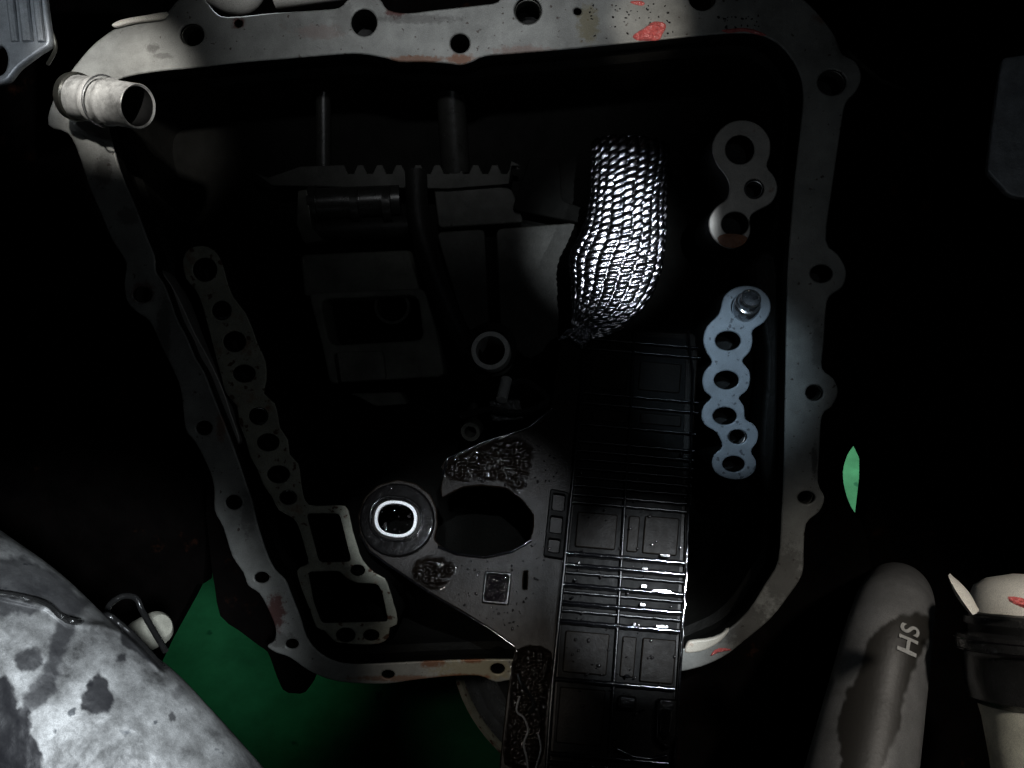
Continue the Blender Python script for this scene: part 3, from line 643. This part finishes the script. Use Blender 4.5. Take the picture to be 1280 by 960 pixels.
# bright pieces above the case
plate('shield_strip', sm([(139,31),(146,26),(160,22),(185,18),(208,14),(207,19),(200,23),(175,26),(155,30),(144,33)], 2), [], flat(-.004), .003, m_white, None, bevel=.0008, label='thin bright metal strip lying on the upper left shoulder of the flange', cat='metal strip')
tube('pipe_elbow', smo([P(215,-30,.03), P(262,-10,.03), P(288,2,.03), P(312,-2,.03), P(330,-40,.03)], 8), .0075, m_white, None, seg=20, label='bright pipe elbow peeking over the top edge left of centre', cat='pipe')
tube('straight_pipe', [P(343,-4,.03), P(440,-16,.03)], .0075, m_white, None, seg=20, label='bright straight pipe end just right of the pipe elbow', cat='pipe')

# HS pipe, lower right
pa = P(1068, 1010, -.09); pb = P(1122, 722, -.03)
pipe = thing('grey_pipe', 'upright grey pipe with a dark wet patch and the letters HS at the lower right', 'pipe', pa)
pth = smo([pa, pa.lerp(P(1112, 785, -.045), .5), P(1112, 785, -.045), P(1119, 756, -.015), P(1121, 744, .05), P(1121, 742, .12)], 50); fr = frames(pth); NP = len(pth) - 1
V = []; QX = []; QY = []
for i, p in enumerate(pth):
    t, n, b = fr[i]; r = .0290 - .0070 * min(1, i / 110)
    row_ = [p + b * r * math.cos(a) + n * r * math.sin(a) for a in np.linspace(0, 2 * math.pi, 201)[:-1]]
    V.append(row_)
    for q in row_:
        k = F / (q.y + D); QX.append(640 + q.x * k); QY.append(480 - q.z * k)
QX = np.array(QX); QY = np.array(QY)
poly = np.array(sm([(1125,770),(1104,782),(1088,797),(1080,818),(1074,840),(1058,866),(1050,892),(1047,916),(1050,940),(1056,990),(1092,990),(1106,952),(1118,925),(1127,905),(1127,886),(1135,860),(1145,832),(1158,805),(1166,780),(1150,765)], 3))
wz = np.array([noise.noise(Vector((x / 9, y / 9, 0))) * 4 for x, y in zip(QX, QY)])
facing = np.array([(q - pth[i]).dot(fr[i][1]) > .004 for i in range(len(V)) for q in V[i]])
sv = np.clip(.5 - (sdf(QX, QY, poly) + wz) / 3.5, 0, 1) * facing
me = grid_mesh(V, wrap_v=True, caps=True)
at = me.attributes.new('stain', 'FLOAT', 'POINT'); at.data.foreach_set('value', np.ascontiguousarray(sv.astype(np.float32)))
link('pipe_body', me, m_pipe, pipe, ang=40)
# lettering HS runs up the pipe
fc = bpy.data.curves.new('t', 'FONT'); fc.body = 'HS'; fc.size = .0145; fc.extrude = .0002; fc.offset = .00025; fc.align_x = 'CENTER'; fc.align_y = 'CENTER'; fc.space_character = 1.1
fo = bpy.data.objects.new('t', fc); COL.objects.link(fo); dg = bpy.context.evaluated_depsgraph_get(); dg.update()
me = bpy.data.meshes.new_from_object(fo.evaluated_get(dg)); bpy.data.objects.remove(fo)
tx = (P(1112, 785, -.045) - pa).normalized()
cpx = (1136, 800)
# find surface point of the pipe under the pixel
best = min(((QX[i] - cpx[0]) ** 2 + (QY[i] - cpx[1]) ** 2, i) for i in range(len(QX)) if facing[i])[1]
i0, j0 = divmod(best, 200); q0 = V[i0][j0]; nn = (q0 - pth[i0]).normalized()
r0 = (q0 - pth[i0]).length
for v in me.vertices:   # wrap the flat letters round the pipe
    s = v.co.x; t_ = v.co.y; h = v.co.z
    a = t_ / r0; side = tx.cross(nn) * -1
    up = nn.cross(tx)
    fi = i0 + s / (pth[i0] - pth[i0 - 1]).length; k0 = max(0, min(len(pth) - 2, int(math.floor(fi)))); base = pth[k0].lerp(pth[k0 + 1], fi - k0)
    rr_ = .0290 - .0070 * min(1, fi / 110); dirr = nn * math.cos(a) + up * math.sin(a)
    v.co = base + dirr * (rr_ + .0010 + h)
link('letters', me, m_letter, pipe)

# boot, right edge
bo = P(1293, 775, -.10)
boot = thing('rubber_boot', 'black ringed rubber boot with a pale lower sleeve at the lower right edge', 'rubber boot', bo)
k = (D - .10) / F
bx = Vector((-.03, -.18, -1)).normalized()
lathe('boot_body', [(70*k, -6*k), (79*k, -2*k), (80*k, 6*k), (76*k, 13*k), (74*k, 16*k), (88*k, 20*k), (91*k, 26*k), (91*k, 36*k), (87*k, 40*k), (84*k, 46*k), (84*k, 70*k), (80*k, 96*k), (70*k, 104*k)], bo, bx, m_rub, boot, seg=72)
for hh, rr_ in ((17.5, 76.5), (25, 91.6), (38, 91.2)):  # thin rings standing in for gloss lines on the rubber
    lathe('gloss_ring', [(rr_*k, (hh-.7)*k), ((rr_+.9)*k, hh*k), (rr_*k, (hh+.7)*k), ((rr_-1)*k, hh*k)], bo, bx, m_oil if hh != 17.5 else m_bright, boot, seg=72, closed=True)
lathe('lower_sleeve', [(71*k, 90*k), (69*k, 108*k), (66*k, 120*k), (60*k, 170*k), (56*k, 240*k)], bo, bx, m_boot, boot, seg=72)
lathe('dust_cone', [(20*k, -56*k), (50*k, -50*k), (66*k, -40*k), (74*k, -22*k), (76*k, -8*k), (70*k, -4*k)], bo, bx, m_white, boot, seg=72)
lump('paint_mark', sm([(1260,746),(1275,747),(1290,752),(1288,762),(1272,757),(1262,752)], 3), flat(-.10 - 76 * k - .004), .001, m_red, boot, 61, label='red paint mark on the boot rim')
V = []
for i in range(16):
    u = i / 15; x = 1186 + 30 * u ** 1.1; y = 719 + 48 * u ** .9; wd = 2 + 13 * math.sin(min(1, u * 1.15) * math.pi * .62) * (1 - .45 * u)
    V.append([P(x + wd * .9 * c, y - wd * .45 * c - 2 * s, -.155 + .006 * s + .004 * abs(c)) for c, s in [(-.4, 0), (0, -.8), (.6, -1), (1, -.2), (1, .6), (.3, .6)]])
link('curved_lip', grid_mesh(V, wrap_v=True, caps=True), m_white, boot, ang=60)

# grey panel, right edge
plate('shield', rnd([(1253,72),(1340,60),(1345,260),(1262,244),(1234,214),(1243,140)], 6), [], Pl(P(1260,150,-.05), Vector((-.2,-1,.1))), .006, m_brk, None, bevel=.001, label='dim grey panel at the upper right edge', cat='panel')

# drum seen under the case
dc = P(768, 800, .16); k = (D + .16) / F
drum = thing('steel_drum', 'round steel drum with a yellowed rim below the case, left of the black frame', 'drum', dc)
dax = Vector((.05, 1, .12))
lathe('drum_wall', [(196*k, -.004), (190*k, .006), (184*k, .002), (176*k, .010), (160*k, .004), (150*k, .02), (90*k, .03), (1*k, .03)], dc, dax, m_chrome, drum, seg=96)
lathe('rim', [(206*k, -.006), (199*k, -.009), (197*k, -.005), (198*k, .01), (206*k, .01)], dc, dax, m_flange_old, drum, seg=96, closed=True)

# dark underbody around the case
left_b = [(-400,-300),(250,-300),(250,735),(246,731),(236,750),(222,775),(205,806),(180,1000),(-400,1200)]
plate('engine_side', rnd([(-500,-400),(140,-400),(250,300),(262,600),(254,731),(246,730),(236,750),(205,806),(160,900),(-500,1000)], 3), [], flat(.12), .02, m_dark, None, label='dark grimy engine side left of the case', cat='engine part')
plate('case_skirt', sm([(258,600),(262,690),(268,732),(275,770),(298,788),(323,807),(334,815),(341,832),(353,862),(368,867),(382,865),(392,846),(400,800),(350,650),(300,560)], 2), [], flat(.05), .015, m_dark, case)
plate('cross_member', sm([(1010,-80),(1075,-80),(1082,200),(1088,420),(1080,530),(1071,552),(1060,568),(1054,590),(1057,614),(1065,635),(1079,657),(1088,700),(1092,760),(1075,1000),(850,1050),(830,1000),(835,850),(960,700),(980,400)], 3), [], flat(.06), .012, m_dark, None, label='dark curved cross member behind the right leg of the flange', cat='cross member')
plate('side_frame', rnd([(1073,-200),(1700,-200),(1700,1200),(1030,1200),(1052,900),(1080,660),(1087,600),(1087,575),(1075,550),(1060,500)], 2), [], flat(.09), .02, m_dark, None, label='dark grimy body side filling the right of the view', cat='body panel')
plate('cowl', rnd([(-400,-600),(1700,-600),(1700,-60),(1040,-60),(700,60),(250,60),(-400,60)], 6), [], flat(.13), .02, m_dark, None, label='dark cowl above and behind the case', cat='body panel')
# loose bits on the cross member and a bluish fitting under it
tube('brake_line', smo([P(1060,66,.02), P(1085,88,.03), P(1105,103,.04), P(1130,112,.07)], 8), .0014, m_part, None, seg=8, label='short thin dark pipe running off the upper right boss', cat='pipe')

# ------------------------------------------------------------------ added floor spots with no real source, then move the whole build into the world
gp = P(1078, 600, 0) - CAM
for o in list(COL.objects):
    if o.parent is None and o not in NOXF and o.type not in ('LIGHT', 'CAMERA'):
        o.matrix_world = M @ Matrix.Translation(o.location)
def floor_hit(px, py):
    a = M @ CAM; d = (M.to_3x3() @ (P(px, py, 0) - CAM)).normalized()
    return a + d * ((fl.location.z - a.z) / d.z)
def wlamp(name, px, py, h, watts, ang, color=(1, 1, 1), dx=0.):
    t = floor_hit(px, py); l = bpy.data.lights.new(name, 'SPOT'); l.energy = watts; l.color = color; l.spot_size = R(ang); l.spot_blend = .8; l.shadow_soft_size = .02
    o = bpy.data.objects.new(name, l); COL.objects.link(o); p = t + Vector((dx, .15, h)); o.location = p
    o.rotation_euler = (t - p).to_track_quat('-Z', 'Y').to_euler()
wlamp('floor_fill', 1078, 600, .5, 19, 50, (1, .74, .76))  # added spot, brightens the floor seen through the gap
wlamp('floor_fill', 290, 815, .50, 1.1, 50, (.6, 1, .8), dx=-.05)  # added greenish spot for the floor at lower left
